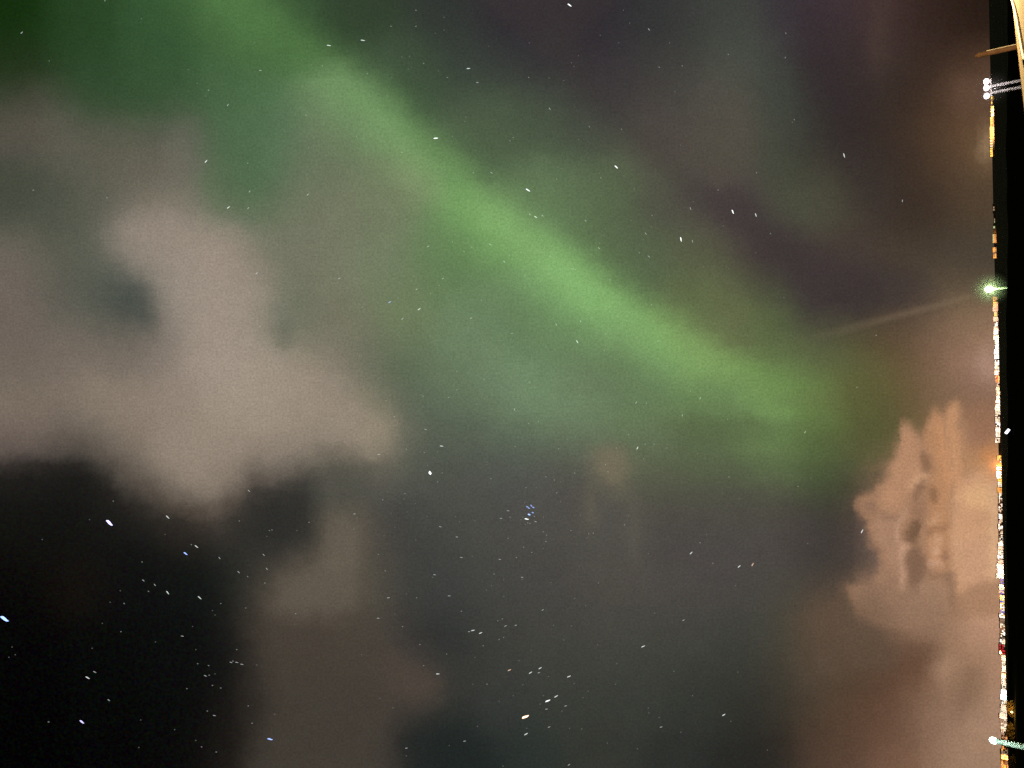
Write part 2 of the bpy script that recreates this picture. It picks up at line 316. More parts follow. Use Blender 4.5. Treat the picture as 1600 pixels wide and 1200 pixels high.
def field(xs, ys, x0, x1, y0, y1, rows):
    """sky colour over a patch: one ramp along x per row, blended along y, a few rows to a node group"""
    out = None
    dy = (y1 - y0) / (rows - 1)
    for k0 in range(0, rows, 7):
        ks = range(k0, min(k0 + 7, rows))
        g = bpy.data.node_groups.new('sky_rows', 'ShaderNodeTree')
        for nm, ty in (('x', 'NodeSocketFloat'), ('y', 'NodeSocketFloat'), ('under', 'NodeSocketColor')):
            g.interface.new_socket(nm, in_out='INPUT', socket_type=ty)
        g.interface.new_socket('colour', in_out='OUTPUT', socket_type='NodeSocketColor')
        ramps = []
        for k in ks:
            rp = g.nodes.new('ShaderNodeValToRGB'); cr = rp.color_ramp
            for i in range(32):
                t = i / 31
                c = sample(x0 + (x1 - x0) * t, y0 + dy * k)
                el = cr.elements[0] if i == 0 else cr.elements[-1] if i == 31 else cr.elements.new(t)
                el.color = (*[float(v) for v in c], 1)
            ramps.append((k, rp))
        gi, go = g.nodes.new('NodeGroupInput'), g.nodes.new('NodeGroupOutput')
        fx = g.nodes.new('ShaderNodeMapRange'); g.links.new(gi.outputs[0], fx.inputs[0])
        fx.inputs[1].default_value, fx.inputs[2].default_value = x0, x1
        acc = gi.outputs[2]
        for k, rp in ramps:
            g.links.new(fx.outputs[0], rp.inputs[0])
            if k == 0: acc = rp.outputs[0]; continue
            f = g.nodes.new('ShaderNodeMapRange'); g.links.new(gi.outputs[1], f.inputs[0])
            f.inputs[1].default_value, f.inputs[2].default_value = y0 + dy * (k - 1), y0 + dy * k
            mx = g.nodes.new('ShaderNodeMix'); mx.data_type = 'RGBA'
            g.links.new(f.outputs[0], mx.inputs[0]); g.links.new(acc, mx.inputs[6]); g.links.new(rp.outputs[0], mx.inputs[7])
            acc = mx.outputs[2]
        g.links.new(acc, go.inputs[0])
        gn = N('ShaderNodeGroup'); gn.node_tree = g
        L(xs, gn.inputs[0]); L(ys, gn.inputs[1])
        if out is not None: L(out, gn.inputs[2])
        out = gn.outputs[0]
    return out


sky = blur(sky, .02)
fine_a = field(sf.outputs[0], sf.outputs[1], 13.0, 14.4, 5.6, 12.0, 71)
fine_b = field(sf.outputs[0], sf.outputs[1], 14.4, 15.8, 5.6, 12.0, 71)
sky = blur(sky, .05)
parts = [field(sp.outputs[0], sp.outputs[1], i * 5.3, (i + 1) * 5.3, 0.0, 12.0, 57) for i in range(3)]


def mapr(v, a, b):
    n = N('ShaderNodeMapRange', interpolation_type='SMOOTHSTEP'); L(v, n.inputs[0])
    for k_, q_ in ((1, a), (2, b)):
        if isinstance(q_, (int, float)): n.inputs[k_].default_value = q_
        else: L(q_, n.inputs[k_])
    return n.outputs[0]


def mix(f, a, b):
    n = N('ShaderNodeMix', data_type='RGBA'); L(f, n.inputs[0]); L(a, n.inputs[6]); L(b, n.inputs[7])
    return n.outputs[2]


col = mix(M('GREATER_THAN', sp.outputs[0], 5.3), parts[0], parts[1])
col = mix(M('GREATER_THAN', sp.outputs[0], 10.6), col, parts[2])
fine = mix(M('GREATER_THAN', sf.outputs[0], 14.4), fine_a, fine_b)
col = mix(M('MULTIPLY', mapr(X, 13.0, 13.35), mapr(Y, 5.65, 6.2)), col, fine)
# uneven air glow and fine mottling of the night sky
v1 = M('MULTIPLY_ADD', noise(QW, 1.7, 5, .62, 'Fac'), .20, .90)
v2 = M('MULTIPLY_ADD', noise(Q, 27.0, 3, .9, 'Fac'), 1.15, .425)
v3 = M('MULTIPLY_ADD', noise(QF, 5.5, 6, .66, 'Fac'), .22, .89)
col = VM('SCALE', col, scale=M('MULTIPLY', M('MULTIPLY', v1, v3), v2))
tint = VM('ADD', VM('SCALE', VM('SUBTRACT', noise(Q, 21.0, 3, .8), (.5, .5, .5)), scale=.016), (.0006, .0006, .0006))
col = VM('MAXIMUM', VM('ADD', col, tint), (0, 0, 0))
# lens streak off the green lamp, painted into the sky colour
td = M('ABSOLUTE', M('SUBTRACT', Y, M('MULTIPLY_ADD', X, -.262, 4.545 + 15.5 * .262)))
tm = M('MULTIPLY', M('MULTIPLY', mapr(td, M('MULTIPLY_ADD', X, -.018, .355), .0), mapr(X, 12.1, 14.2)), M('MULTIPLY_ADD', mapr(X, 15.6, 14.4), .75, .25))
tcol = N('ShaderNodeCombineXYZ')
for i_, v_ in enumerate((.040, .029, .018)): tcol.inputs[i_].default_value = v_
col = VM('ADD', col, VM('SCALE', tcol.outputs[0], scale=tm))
bg = N('ShaderNodeBackground'); L(col, bg.inputs[0]); bg.inputs[1].default_value = 1.0
wo = N('ShaderNodeOutputWorld'); L(bg.outputs[0], wo.inputs[0])

# ------------------------------------------------------------------ materials and mesh helpers


def mat(name, color, rough=.7, spec=.3, var=.25, scale=3.0):
    m = bpy.data.materials.new(name); m.use_nodes = True
    nt = m.node_tree; b = nt.nodes['Principled BSDF']
    t = nt.nodes.new('ShaderNodeTexCoord'); n = nt.nodes.new('ShaderNodeTexNoise')
    n.inputs['Scale'].default_value = scale; n.inputs['Detail'].default_value = 6
    nt.links.new(t.outputs['Object'], n.inputs['Vector'])
    r = nt.nodes.new('ShaderNodeValToRGB')
    r.color_ramp.elements[0].position, r.color_ramp.elements[1].position = .3, .72
    r.color_ramp.elements[0].color = (*[c * (1 - var) for c in color], 1)
    r.color_ramp.elements[1].color = (*[min(1, c * (1 + var)) for c in color], 1)
    nt.links.new(n.outputs[0], r.inputs[0]); nt.links.new(r.outputs[0], b.inputs['Base Color'])
    bp = nt.nodes.new('ShaderNodeBump'); bp.inputs['Strength'].default_value = .3; bp.inputs['Distance'].default_value = .02
    nt.links.new(n.outputs[0], bp.inputs['Height']); nt.links.new(bp.outputs[0], b.inputs['Normal'])
    b.inputs['Roughness'].default_value = rough; b.inputs['Specular IOR Level'].default_value = spec
    return m


def glow(name, rgb, strength):
    m = bpy.data.materials.new(name); m.use_nodes = True
    nt = m.node_tree; nt.nodes.clear()
    e = nt.nodes.new('ShaderNodeEmission'); o = nt.nodes.new('ShaderNodeOutputMaterial')
    e.inputs[0].default_value = (*[float(v) for v in lin(rgb)], 1); e.inputs[1].default_value = strength
    nt.links.new(e.outputs[0], o.inputs[0])
    m.cycles.emission_sampling = 'NONE'
    return m


def obj(name, bm_, m, parent=None, smooth=False):
    me = bpy.data.meshes.new(name)
    bm_.normal_update(); bm_.to_mesh(me); bm_.free()
    if smooth:
        for p in me.polygons: p.use_smooth = True
    me.materials.append(m)
    o = bpy.data.objects.new(name, me); COL.objects.link(o)
    if parent: o.parent = parent
    return o


def share(name, src, parent=None):
    o = bpy.data.objects.new(name, src); COL.objects.link(o)
    if parent: o.parent = parent
    return o


def thing(name, label, cat, loc, rz=0, group=None):
    o = bpy.data.objects.new(name, None); COL.objects.link(o)
    o.location = loc; o.rotation_euler = (0, 0, rz); o.empty_display_size = .3
    return tag(o, label, cat, group)


def tag(o, label, cat, group=None):
    o['label'] = label; o['category'] = cat
    if group: o['group'] = group
    return o


def box(b, x0, x1, y0, y1, z0, z1):
    v = [b.verts.new((x, y, z)) for x in (x0, x1) for y in (y0, y1) for z in (z0, z1)]
    for f in ((0, 1, 3, 2), (4, 6, 7, 5), (0, 4, 5, 1), (2, 3, 7, 6), (0, 2, 6, 4), (1, 5, 7, 3)):
        b.faces.new([v[i] for i in f])


def tube(b, pts, radii, n=10):
    rings = []
    pts = [Vector(p) for p in pts]
    for i, p in enumerate(pts):
        d = (pts[min(i + 1, len(pts) - 1)] - pts[max(i - 1, 0)]).normalized()
        a = d.orthogonal().normalized() if i == 0 else (a - d * a.dot(d)).normalized()
        c = d.cross(a)
        rings.append([b.verts.new(p + radii[i] * (math.cos(2 * math.pi * k / n) * a + math.sin(2 * math.pi * k / n) * c)) for k in range(n)])
    for r0, r1 in zip(rings, rings[1:]):
        for k in range(n): b.faces.new((r0[k], r0[(k + 1) % n], r1[(k + 1) % n], r1[k]))
    b.faces.new(rings[0][::-1]); b.faces.new(rings[-1])


def ball(b, c, r, sub=2):
    mtx = Matrix.Translation(c) @ Matrix.Diagonal((*r, 1))
    bmesh.ops.create_icosphere(b, subdivisions=sub, radius=1, matrix=mtx)


# ------------------------------------------------------------------ ground
rng = random.Random(7)
soil = mat('dark_soil', (.05, .043, .032), .95, .05, .5, .02)
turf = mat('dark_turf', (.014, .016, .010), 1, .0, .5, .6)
b = bmesh.new()
vs = [b.verts.new((x, y, 0)) for x, y in ((-60000, -60000), (60000, -60000), (60000, 60000), (-60000, 60000))]
b.faces.new(vs)
o = obj('ground', b, soil); o['kind'] = 'structure'
# a rough grassy rise in front of the flat land: its crest runs level across the foot of the view
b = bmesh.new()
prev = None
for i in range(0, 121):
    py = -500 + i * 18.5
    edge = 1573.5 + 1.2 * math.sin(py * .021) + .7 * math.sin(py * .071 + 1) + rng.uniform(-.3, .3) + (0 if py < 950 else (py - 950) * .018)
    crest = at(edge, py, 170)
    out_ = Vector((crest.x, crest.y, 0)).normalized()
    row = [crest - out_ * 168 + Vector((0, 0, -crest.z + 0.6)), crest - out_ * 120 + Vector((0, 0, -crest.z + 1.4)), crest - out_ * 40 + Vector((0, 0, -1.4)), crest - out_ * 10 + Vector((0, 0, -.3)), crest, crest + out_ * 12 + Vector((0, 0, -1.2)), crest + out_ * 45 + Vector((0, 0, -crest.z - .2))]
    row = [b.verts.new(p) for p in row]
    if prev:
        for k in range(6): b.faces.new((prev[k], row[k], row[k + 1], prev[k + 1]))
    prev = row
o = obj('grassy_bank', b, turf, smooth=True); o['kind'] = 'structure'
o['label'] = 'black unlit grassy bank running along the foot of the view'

# ------------------------------------------------------------------ parapet in the corner, lit warm
zc = CAM.z - .35
A0, A1 = on_z(1579.5, -6, zc), on_z(1601.0, 186, zc)
d = (A1 - A0); d.z = 0; d.normalize()
inw = Vector((-d.y, d.x, 0))
if inw.dot(Vector((CAM.x, CAM.y, 0)) - A0) < 0: inw = -inw
plaster = mat('pale_plaster', (.72, .63, .46), .8, .2, .12, 5)
wood = mat('varnished_wood', (.42, .25, .10), .5, .3, .25, 8)
cable_m = mat('grey_rubber', (.10, .095, .09), .6, .3, .2, 20)
par = thing('parapet', 'pale yellow plastered parapet lit warm in the top right corner', 'parapet', A0, math.atan2(d.y, d.x))
iy = 1 if Vector((-math.sin(par.rotation_euler.z), math.cos(par.rotation_euler.z), 0)).dot(inw) > 0 else -1
Lp = (A1 - A0).length


def pbox(x0, x1, y0, y1, z0, z1):
    bb = bmesh.new(); ya, yb = sorted((y0 * iy, y1 * iy)); box(bb, x0, x1, ya, yb, z0, z1)
    bmesh.ops.bevel(bb, geom=bb.edges[:], offset=.012, segments=2, affect='EDGES')
    return bb


obj('cap', pbox(-14, Lp + 1.2, .10, 2.6, -.07, 0), plaster, par)
obj('edge_rail', pbox(-14, Lp + 1.2, -.0, .098, -.085, -.004), wood, par)
obj('wall', pbox(-13.8, Lp + 1, .14, 2.5, -4.0, -.072), plaster, par)
c0, c1 = on_z(1585.2, 0, zc), on_z(1600, 70, zc)
dc = (c1 - c0)
b = bmesh.new()
pts = []
for k in range(15):
    t = -.9 + k * .16
    pts.append(c0 + dc * t + inw * (.03 * math.sin(k * .9)) + Vector((0, 0, .022)))
tube(b, pts, [.022] * len(pts), 8)
tag(obj('cable', b, cable_m, smooth=True), 'grey cable lying along the top of the warm lit parapet', 'cable')


def point_light(name, loc, rgb, power, parent, radius=.08, kind='POINT'):
    ld = bpy.data.lights.new(name, kind); ld.energy = power; ld.color = [float(v) for v in lin(rgb)]; ld.shadow_soft_size = radius
    lo = bpy.data.objects.new(name, ld); COL.objects.link(lo); lo.location = loc; lo.parent = parent
    return lo


iron = mat('black_iron', (.03, .03, .032), .5, .4)
warm_g = glow('warm_bulb', (255, 196, 110), 14)
lp = A0 - d * 3.0 + inw * 1.0
lan = thing('lantern', 'black iron lantern with a warm bulb standing on the parapet', 'lantern', lp)
b = bmesh.new(); tube(b, [(0, 0, 0), (0, 0, .05), (0, 0, .06), (0, 0, 1.3)], [.12, .12, .035, .03], 12); obj('post', b, iron, lan)
b = bmesh.new()
for a in range(4):
    x, y = .11 * math.cos(a * math.pi / 2), .11 * math.sin(a * math.pi / 2)
    tube(b, [(x, y, 1.3), (x * 1.2, y * 1.2, 1.62)], [.01, .01], 6)
tube(b, [(0, 0, 1.62), (0, 0, 1.66), (0, 0, 1.78)], [.18, .17, .03], 12); tube(b, [(0, 0, 1.28), (0, 0, 1.3)], [.13, .13], 12)
obj('cage', b, iron, lan)
b = bmesh.new(); ball(b, (0, 0, 1.44), (.05, .05, .075)); obj('bulb', b, warm_g, lan, True)
point_light('lantern_light', (0, 0, 1.44), (255, 208, 136), 17000, lan, .13)

# ------------------------------------------------------------------ lamp posts and the bare pole
steel = mat('galvanised_steel', (.55, .56, .55), .45, .4, .1)
housing = mat('lamp_housing', (.30, .31, .30), .5, .4, .1)
timber = mat('weathered_timber', (.12, .075, .055), .9, .1, .3, 4)


def lamp(px, py, dist, base_z, label, rgb, strength, power, style, pole_r, tilt=0):
    head = at(px, py, dist)
    root = thing('lamp_post', label, 'lamp post', (head.x, head.y, base_z), math.atan2(-head.x, head.y), 'lamp posts in front of the town')
    h = head.z - base_z
    gm = glow('lamp_glow', rgb, strength)
    s = px_m(dist, py)
    for x in ((-7.5 * s, 2.5 * s) if style == 'floods' else (0,)):
        b = bmesh.new(); tube(b, [(x, 0, -.3), (x, 0, .1), (x, 0, .4), (x, 0, h - .12)], [pole_r * 2, pole_r * 2, pole_r * 1.25, pole_r * .8], 14); obj('pole', b, steel, root, True)
    if style == 'floods':
        b = bmesh.new(); box(b, -12 * s, 14 * s, -.05, .05, -.05, .05); c = obj('crossbar', b, steel, root); c.location = (0, 0, h - .1)
        for k, x in enumerate((-10.5 * s, 1.5 * s, 11 * s)):
            b = bmesh.new(); tube(b, [(0, .22, .1), (0, .0, .08), (0, -.12, .02)], [.1, .2, .25], 14); c = obj('flood_head', b, housing, root); c.location = (x, 0, h + .2)
            b = bmesh.new(); ball(b, (0, -.14, .02), (.24, .10, .24)); q = obj('lens', b, gm, c, True)
    else:
        r = 5.2 * s
        b = bmesh.new(); tube(b, [(0, .15 * r, -1.3 * r), (0, 0, -.9 * r), (0, 0, .7 * r), (0, 0, 1.15 * r)], [.5 * r, .62 * r, .7 * r, .2 * r], 14); c = obj('lamp_head', b, housing, root, True); c.location = (0, .3 * r, h)
        b = bmesh.new(); ball(b, (0, -.45 * r, -.05 * r), (r, .7 * r, r * 1.15)); obj('lens', b, gm, c, True)
    point_light('lamp_light', (0, -1.0, h - .35), rgb, power, root, .1)
    return root


lamp(1546, 138, 76, 0.9, 'lamp post with three white floodlights on twin poles beside the parapet', (255, 238, 240), 5, 45, 'floods', .13)
lamp(1545, 452, 200, .4, 'lone lamp post with a dazzling green white lamp', (214, 255, 172), 9, 800, 'globe', .22)
lamp(1552, 1157, 60, 0, 'tall lit lamp post at the bottom right, pale green white', (205, 255, 225), 8, 75, 'globe', .20)
top = at(1531, 86, 34)
pole = thing('timber_pole', 'bare brown timber pole without a lamp beside the parapet', 'pole', (top.x, top.y, 0), math.atan2(-top.x, top.y))
b = bmesh.new(); hh = top.z
tube(b, [(0, 0, 0), (0, 0, hh * .5), (0, 0, hh)], [.11, .10, .09], 12); obj('shaft', b, timber, pole, True)
b = bmesh.new(); tube(b, [(0, 0, hh), (0, 0, hh + .05), (0, 0, hh + .16)], [.1, .1, .03], 12); obj('cap', b, timber, pole)
b = bmesh.new(); tube(b, [(.09, -.06, hh - .2), (.095, -.06, hh * .5), (.11, -.06, .2)], [.014] * 3, 6); obj('conduit', b, steel, pole)

p = at(1574, 674, 150)
bl = thing('floodlight', 'small white floodlight shining alone in the dark below the town', 'floodlight', (p.x, p.y, p.z - .7), math.atan2(-p.x, p.y))
b = bmesh.new(); tube(b, [(0, 0, -.6), (0, 0, .5)], [.06, .05], 10); obj('stake', b, iron, bl)
b = bmesh.new(); box(b, -.5, .5, -.02, .26, -.24, .24); bmesh.ops.bevel(b, geom=b.edges[:], offset=.06, segments=2, affect='EDGES'); q = obj('lamp_head', b, housing, bl); q.location = (0, 0, .7); q.rotation_euler = (0, math.radians(35), 0)
b = bmesh.new(); box(b, -.44, .44, -.07, -.025, -.18, .18); obj('lens', b, glow('cold_white', (236, 238, 255), 4), q)

# shrubs caught in warm lamp light on the bank
leaf = mat('shrub_leaves', (.16, .13, .045), .7, .2, .4, 6)
bark = mat('shrub_bark', (.09, .06, .04), .9, .1)


def shrub(px, py, dist, w, h, label):
    p = at(px, py, dist)
    root = thing('shrub', label, 'shrub', (p.x, p.y, p.z - h * .55), rng.uniform(0, 6), 'shrubs on the bank')
    b = bmesh.new()
    for k in range(5):
        a = k * 1.3
        tube(b, [(0, 0, -1.2), (.15 * w * math.cos(a), .15 * w * math.sin(a), h * .4), (.33 * w * math.cos(a), .33 * w * math.sin(a), h * .8)], [.05, .03, .012], 6)
    obj('stem', b, bark, root)
    b = bmesh.new()
    for k in range(700):
        a, z = rng.uniform(0, 6.28), rng.random()
        r = w * .55 * math.sqrt(rng.random()) * (.45 + .75 * math.sin(math.pi * min(1, z * .9 + .08)))
        c = Vector((r * math.cos(a), r * math.sin(a), h * (z * .95 + .05)))
        u = Vector((rng.gauss(0, 1), rng.gauss(0, 1), rng.gauss(0, 1))).normalized(); v = u.orthogonal().normalized(); s = rng.uniform(.08, .2)
        b.faces.new([b.verts.new(c + q) for q in (u * s, v * s * .5, -u * s, -v * s * .5)])
    obj('foliage', b, leaf, root)
    return p


q1 = shrub(1580, 1106, 150, 2.1, 1.3, 'golden lit shrub beside the white glare near the bottom')
q2 = shrub(1579, 1144, 150, 2.2, 1.2, 'pale lit shrub just above the tall pale lamp post')
q3 = shrub(1583, 1192, 150, 1.8, .9, 'dim reddish lit shrub in the bottom right corner')
gl = thing('garden_lamp', 'low warm garden lamp between the lit shrubs', 'lamp', at(1583, 1113, 147))
b = bmesh.new(); tube(b, [(0, 0, -2), (0, 0, 0), (0, 0, .02), (0, 0, .05)], [.05, .05, .2, .2], 10); obj('stem', b, iron, gl)
b = bmesh.new(); ball(b, (0, 0, .18), (.13, .13, .13)); obj('globe', b, warm_g, gl, True)
point_light('garden_light', (0, -.6, .5), (255, 186, 100), 800, gl, .15)

# ------------------------------------------------------------------ town along the horizon
walls = [mat('house_wall', (.6, .5, .42), .9, .1, .15, .4), mat('house_wall', (.58, .4, .32), .9, .1, .15, .4), mat('house_wall', (.45, .42, .4), .9, .1, .15, .4)]
roofs = [mat('house_roof', (.2, .17, .16), .9, .1), mat('house_roof', (.25, .12, .09), .9, .1)]
PAL = {
 'cream': ((255, 236, 204), 1.5), 'white': ((255, 248, 236), 2.4), 'orange': ((255, 170, 84), 1.5), 'amber': ((255, 196, 92), 2.2), 'peach': ((255, 214, 178), 1.3),
 'red': ((235, 44, 58), 1.0), 'violet': ((164, 132, 232), .9), 'blue': ((112, 116, 255), 1.0), 'dim': ((214, 172, 136), .6), 'cyan': ((226, 255, 250), 2.8), 'brown': ((214, 124, 70), .7), 'green': ((214, 230, 170), .8)}
GLOW = {k: glow(k + '_light', *v) for k, v in PAL.items()}
bm_ = bmesh.new(); box(bm_, -.5, .5, -.5, .5, -.5, .5)
BOX = {}
for k in PAL:
    me = bpy.data.meshes.new('window'); bm_.to_mesh(me); me.materials.append(GLOW[k]); BOX[k] = me
bm_.free()
# y start, y end, top edge x, foot x, light colours, pixels a house, share of lit windows, landmark
TOWN = [
 (150, 246, 1547.0, 1551.4, ['amber', 'cream', 'amber'], 16, 1, 1),
 (318, 380, 1551.5, 1554.5, ['dim', 'green'], 14, .3, 1),
 (386, 403, 1551.5, 1556.5, ['orange'], 8, 1, 1),
 (463, 503, 1551.5, 1557.2, ['orange', 'amber', 'peach'], 8, .85, 2),
 (503, 530, 1552.4, 1558.8, ['white', 'cream'], 7, .95, 2),
 (530, 586, 1553.0, 1561.5, ['white', 'white', 'cream'], 8, 1, 2),
 (586, 597, 1554.0, 1560.0, ['red'], 11, .9, 2),
 (597, 618, 1556.0, 1561.8, ['peach', 'cream'], 7, .7, 2),
 (618, 692, 1555.0, 1562.8, ['cream', 'white', 'peach', 'cream'], 8, .9, 2),
 (712, 770, 1557.5, 1567.8, ['amber', 'white', 'orange', 'cream'], 8, 1, 3),
 (770, 860, 1559.0, 1569.0, ['cream', 'peach', 'white', 'peach'], 8, .75, 3),
 (860, 905, 1557.0, 1570.5, ['cream', 'white', 'peach'], 8, .9, 3),
 (905, 930, 1560.5, 1571.0, ['violet', 'peach'], 8, .8, 4),
 (930, 966, 1560.5, 1573.0, ['cream', 'amber', 'white', 'blue'], 7, .9, 4),
 (966, 1008, 1562.0, 1573.2, ['cream', 'peach', 'white', 'dim'], 8, .7, 4),
 (1008, 1024, 1560.5, 1571.0, ['red'], 12, .7, 4),
 (1024, 1080, 1564.0, 1574.5, ['dim', 'cream', 'peach', 'orange'], 9, .85, 4),
 (1080, 1102, 1562.5, 1577.5, ['cyan', 'cyan', 'cream'], 8, 1, 5),
 (1102, 1146, 1561.5, 1574.5, ['cream', 'peach', 'cream', 'dim'], 8, .85, 5),
 (1150, 1204, 1563.5, 1577.0, ['dim', 'orange', 'brown', 'dim'], 8, .6, 5)]
LAND = {1: 'the white floodlights', 2: 'the green white lamp', 3: 'the orange glare on the horizon', 4: 'the violet lit house', 5: 'the cyan white glare'}
ORD = 'first second third fourth fifth sixth seventh eighth ninth tenth eleventh twelfth thirteenth fourteenth fifteenth sixteenth seventeenth eighteenth nineteenth twentieth twenty-first twenty-second twenty-third twenty-fourth twenty-fifth twenty-sixth twenty-seventh twenty-eighth twenty-ninth thirtieth'.split()
WORD = {'cream': 'cream', 'white': 'dazzling white', 'orange': 'orange', 'amber': 'amber', 'peach': 'peach pink', 'red': 'red', 'violet': 'violet', 'blue': 'blue', 'dim': 'dim brownish', 'cyan': 'cyan white', 'brown': 'rust brown', 'green': 'dim greenish'}
DT = 2500.0
count = {}
lampcount = {}
unit = None
for (ya, yb, xt, xf, cols, step, fill, lm) in TOWN:
    n = max(1, round((yb - ya) / step))
    for k in range(n):
        wpx = (yb - ya) / n
        yc = ya + (k + .5) * wpx + rng.uniform(-.8, .8)
        c = cols[k % len(cols)] if rng.random() < .7 else rng.choice(cols)
        dist = DT + rng.uniform(-60, 60)
        foot, tp = at(xf + rng.uniform(-.7, .3), yc, dist), at(xt + rng.uniform(-.8, 1.6), yc, dist)
        h, w = tp.z - foot.z, wpx * px_m(dist, yc) * rng.uniform(.86, 1.0)
        count[lm] = count.get(lm, 0) + 1
        root = thing('town_house', f'{WORD[c]} lit house, {ORD[count[lm] - 1]} below {LAND[lm]}', 'house', foot, math.atan2(-foot.x, foot.y), 'houses along the horizon')
        dp = w * .9
        b = bmesh.new(); box(b, -w / 2, w / 2, 0, dp, -foot.z - .2, h * .93); obj('wall', b, rng.choice(walls), root)
        b = bmesh.new(); e = .04 * w
        if rng.random() < .5:
            v = [b.verts.new(q) for q in ((-w / 2 - e, -e, h * .932), (w / 2 + e, -e, h * .932), (w / 2 + e, dp + e, h * .932), (-w / 2 - e, dp + e, h * .932), (-w / 2 - e, dp / 2, h * 1.06), (w / 2 + e, dp / 2, h * 1.06))]
            for f in ((0, 1, 5, 4), (2, 3, 4, 5), (0, 4, 3), (1, 2, 5), (3, 2, 1, 0)): b.faces.new([v[i] for i in f])
        else:
            box(b, -w / 2 - e, w / 2 + e, -e, dp + e, h * .932, h * .985)
        obj('roof', b, rng.choice(roofs), root)
        rows = max(1, min(4, round(h / 3.6)))
        nc = max(2, min(4, round(w / 4.2)))
        for i in range(nc):
            for j in range(rows):
                if rng.random() > fill: continue
                cc = c if rng.random() < .72 else rng.choice(cols + ['dim'])
                q = share('window', BOX[cc], root)
                cw, ch = w / nc, h * .9 / rows
                q.scale = (cw * rng.uniform(.55, .98), .5, ch * rng.uniform(.5, .95))
                q.location = (-w / 2 + (i + .5) * cw, -.3 - .04 * ((i + j) % 2), (j + .5) * ch)
    # a street lamp or two before each row
    for k in range(max(1, int((yb - ya) / 24)) if fill > .5 else 0):
        yc = rng.uniform(ya + 3, yb - 3)
        c = rng.choice([q for q in cols if q in ('cream', 'white', 'amber', 'orange', 'peach', 'cyan')] or ['amber'])
        dist = DT - 120
        foot, hd = at(xf, yc, dist), at(xt + rng.uniform(0, (xf - xt) * .6), yc, dist)
        lampcount[lm] = lampcount.get(lm, 0) + 1
        root = thing('street_lamp', f'{WORD[c]} street lamp, {ORD[lampcount[lm] - 1]} before the houses below {LAND[lm]}', 'street lamp', (foot.x, foot.y, 0), math.atan2(-foot.x, foot.y), 'street lamps before the town')
        b = bmesh.new(); tube(b, [(0, 0, -.2), (0, 0, hd.z)], [.16, .1], 8); obj('pole', b, housing, root)
        b = bmesh.new(); ball(b, (0, 0, 0), (1.3, .9, 1.0), 2); q = obj('lamp_globe', b, GLOW[c], root, True); q.location = (0, -.2, hd.z)
        sl = point_light('street_light', (0, 70, hd.z), PAL[c][0], 300000 * min(1, PAL[c][1] / 2), root, 1.5, 'SPOT')
        sl.rotation_euler = (math.radians(90), 0, 0); sl.data.spot_size = math.radians(130); sl.data.spot_blend = .6

# ------------------------------------------------------------------ mist balls added to give the strongest lamps a halo


def mist(label, loc, r, density, aniso=0.0):
    m = bpy.data.materials.new('lamp_halo_mist'); m.use_nodes = True
    nt = m.node_tree; nt.nodes.clear()
    v = nt.nodes.new('ShaderNodeVolumePrincipled'); o_ = nt.nodes.new('ShaderNodeOutputMaterial')
    v.inputs['Color'].default_value = (.95, .95, .95, 1); v.inputs['Anisotropy'].default_value = aniso
    t = nt.nodes.new('ShaderNodeTexCoord'); ln = nt.nodes.new('ShaderNodeVectorMath'); ln.operation = 'LENGTH'
    mr = nt.nodes.new('ShaderNodeMapRange'); mr.interpolation_type = 'SMOOTHSTEP'
    nt.links.new(t.outputs['Object'], ln.inputs[0]); nt.links.new(ln.outputs['Value'], mr.inputs[0])
    mr.inputs[1].default_value, mr.inputs[2].default_value = 1, .1
    mr.inputs[3].default_value, mr.inputs[4].default_value = 0, density
    nt.links.new(mr.outputs[0], v.inputs['Density']); nt.links.new(v.outputs[0], o_.inputs['Volume'])
    b = bmesh.new(); bmesh.ops.create_icosphere(b, subdivisions=3, radius=1)
    o = obj('mist', b, m); o.location = loc; o.scale = r if isinstance(r, tuple) else (r, r, r)
    o['kind'] = 'stuff'; o['label'] = label
    m.cycles.volume_sampling = 'EQUIANGULAR'
    return o


mist('added mist giving the dazzling lamp its yellow green halo', at(1545, 452, 200), 4.4, .12)
mist('added mist giving the three white floodlights their halo', at(1546, 140, 76), 1.8, .05)
g_ = thing('street_lamp', 'strong orange street lamp at the start of the orange glare', 'street lamp', at(1564, 728, 2300), 0, 'street lamps before the town')
b = bmesh.new(); tube(b, [(0, 0, -g_.location.z), (0, 0, 0)], [.2, .14], 8); obj('pole', b, housing, g_, True)
b = bmesh.new(); ball(b, (0, 0, .6), (2.4, 1.6, 1.6)); obj('lamp_globe', b, GLOW['amber'], g_, True)
point_light('street_light', (0, -1, 4), (255, 140, 60), 180000, g_, 1.5)
mist('added mist giving the strong lamp on the horizon its orange halo', g_.location, 44, .004)

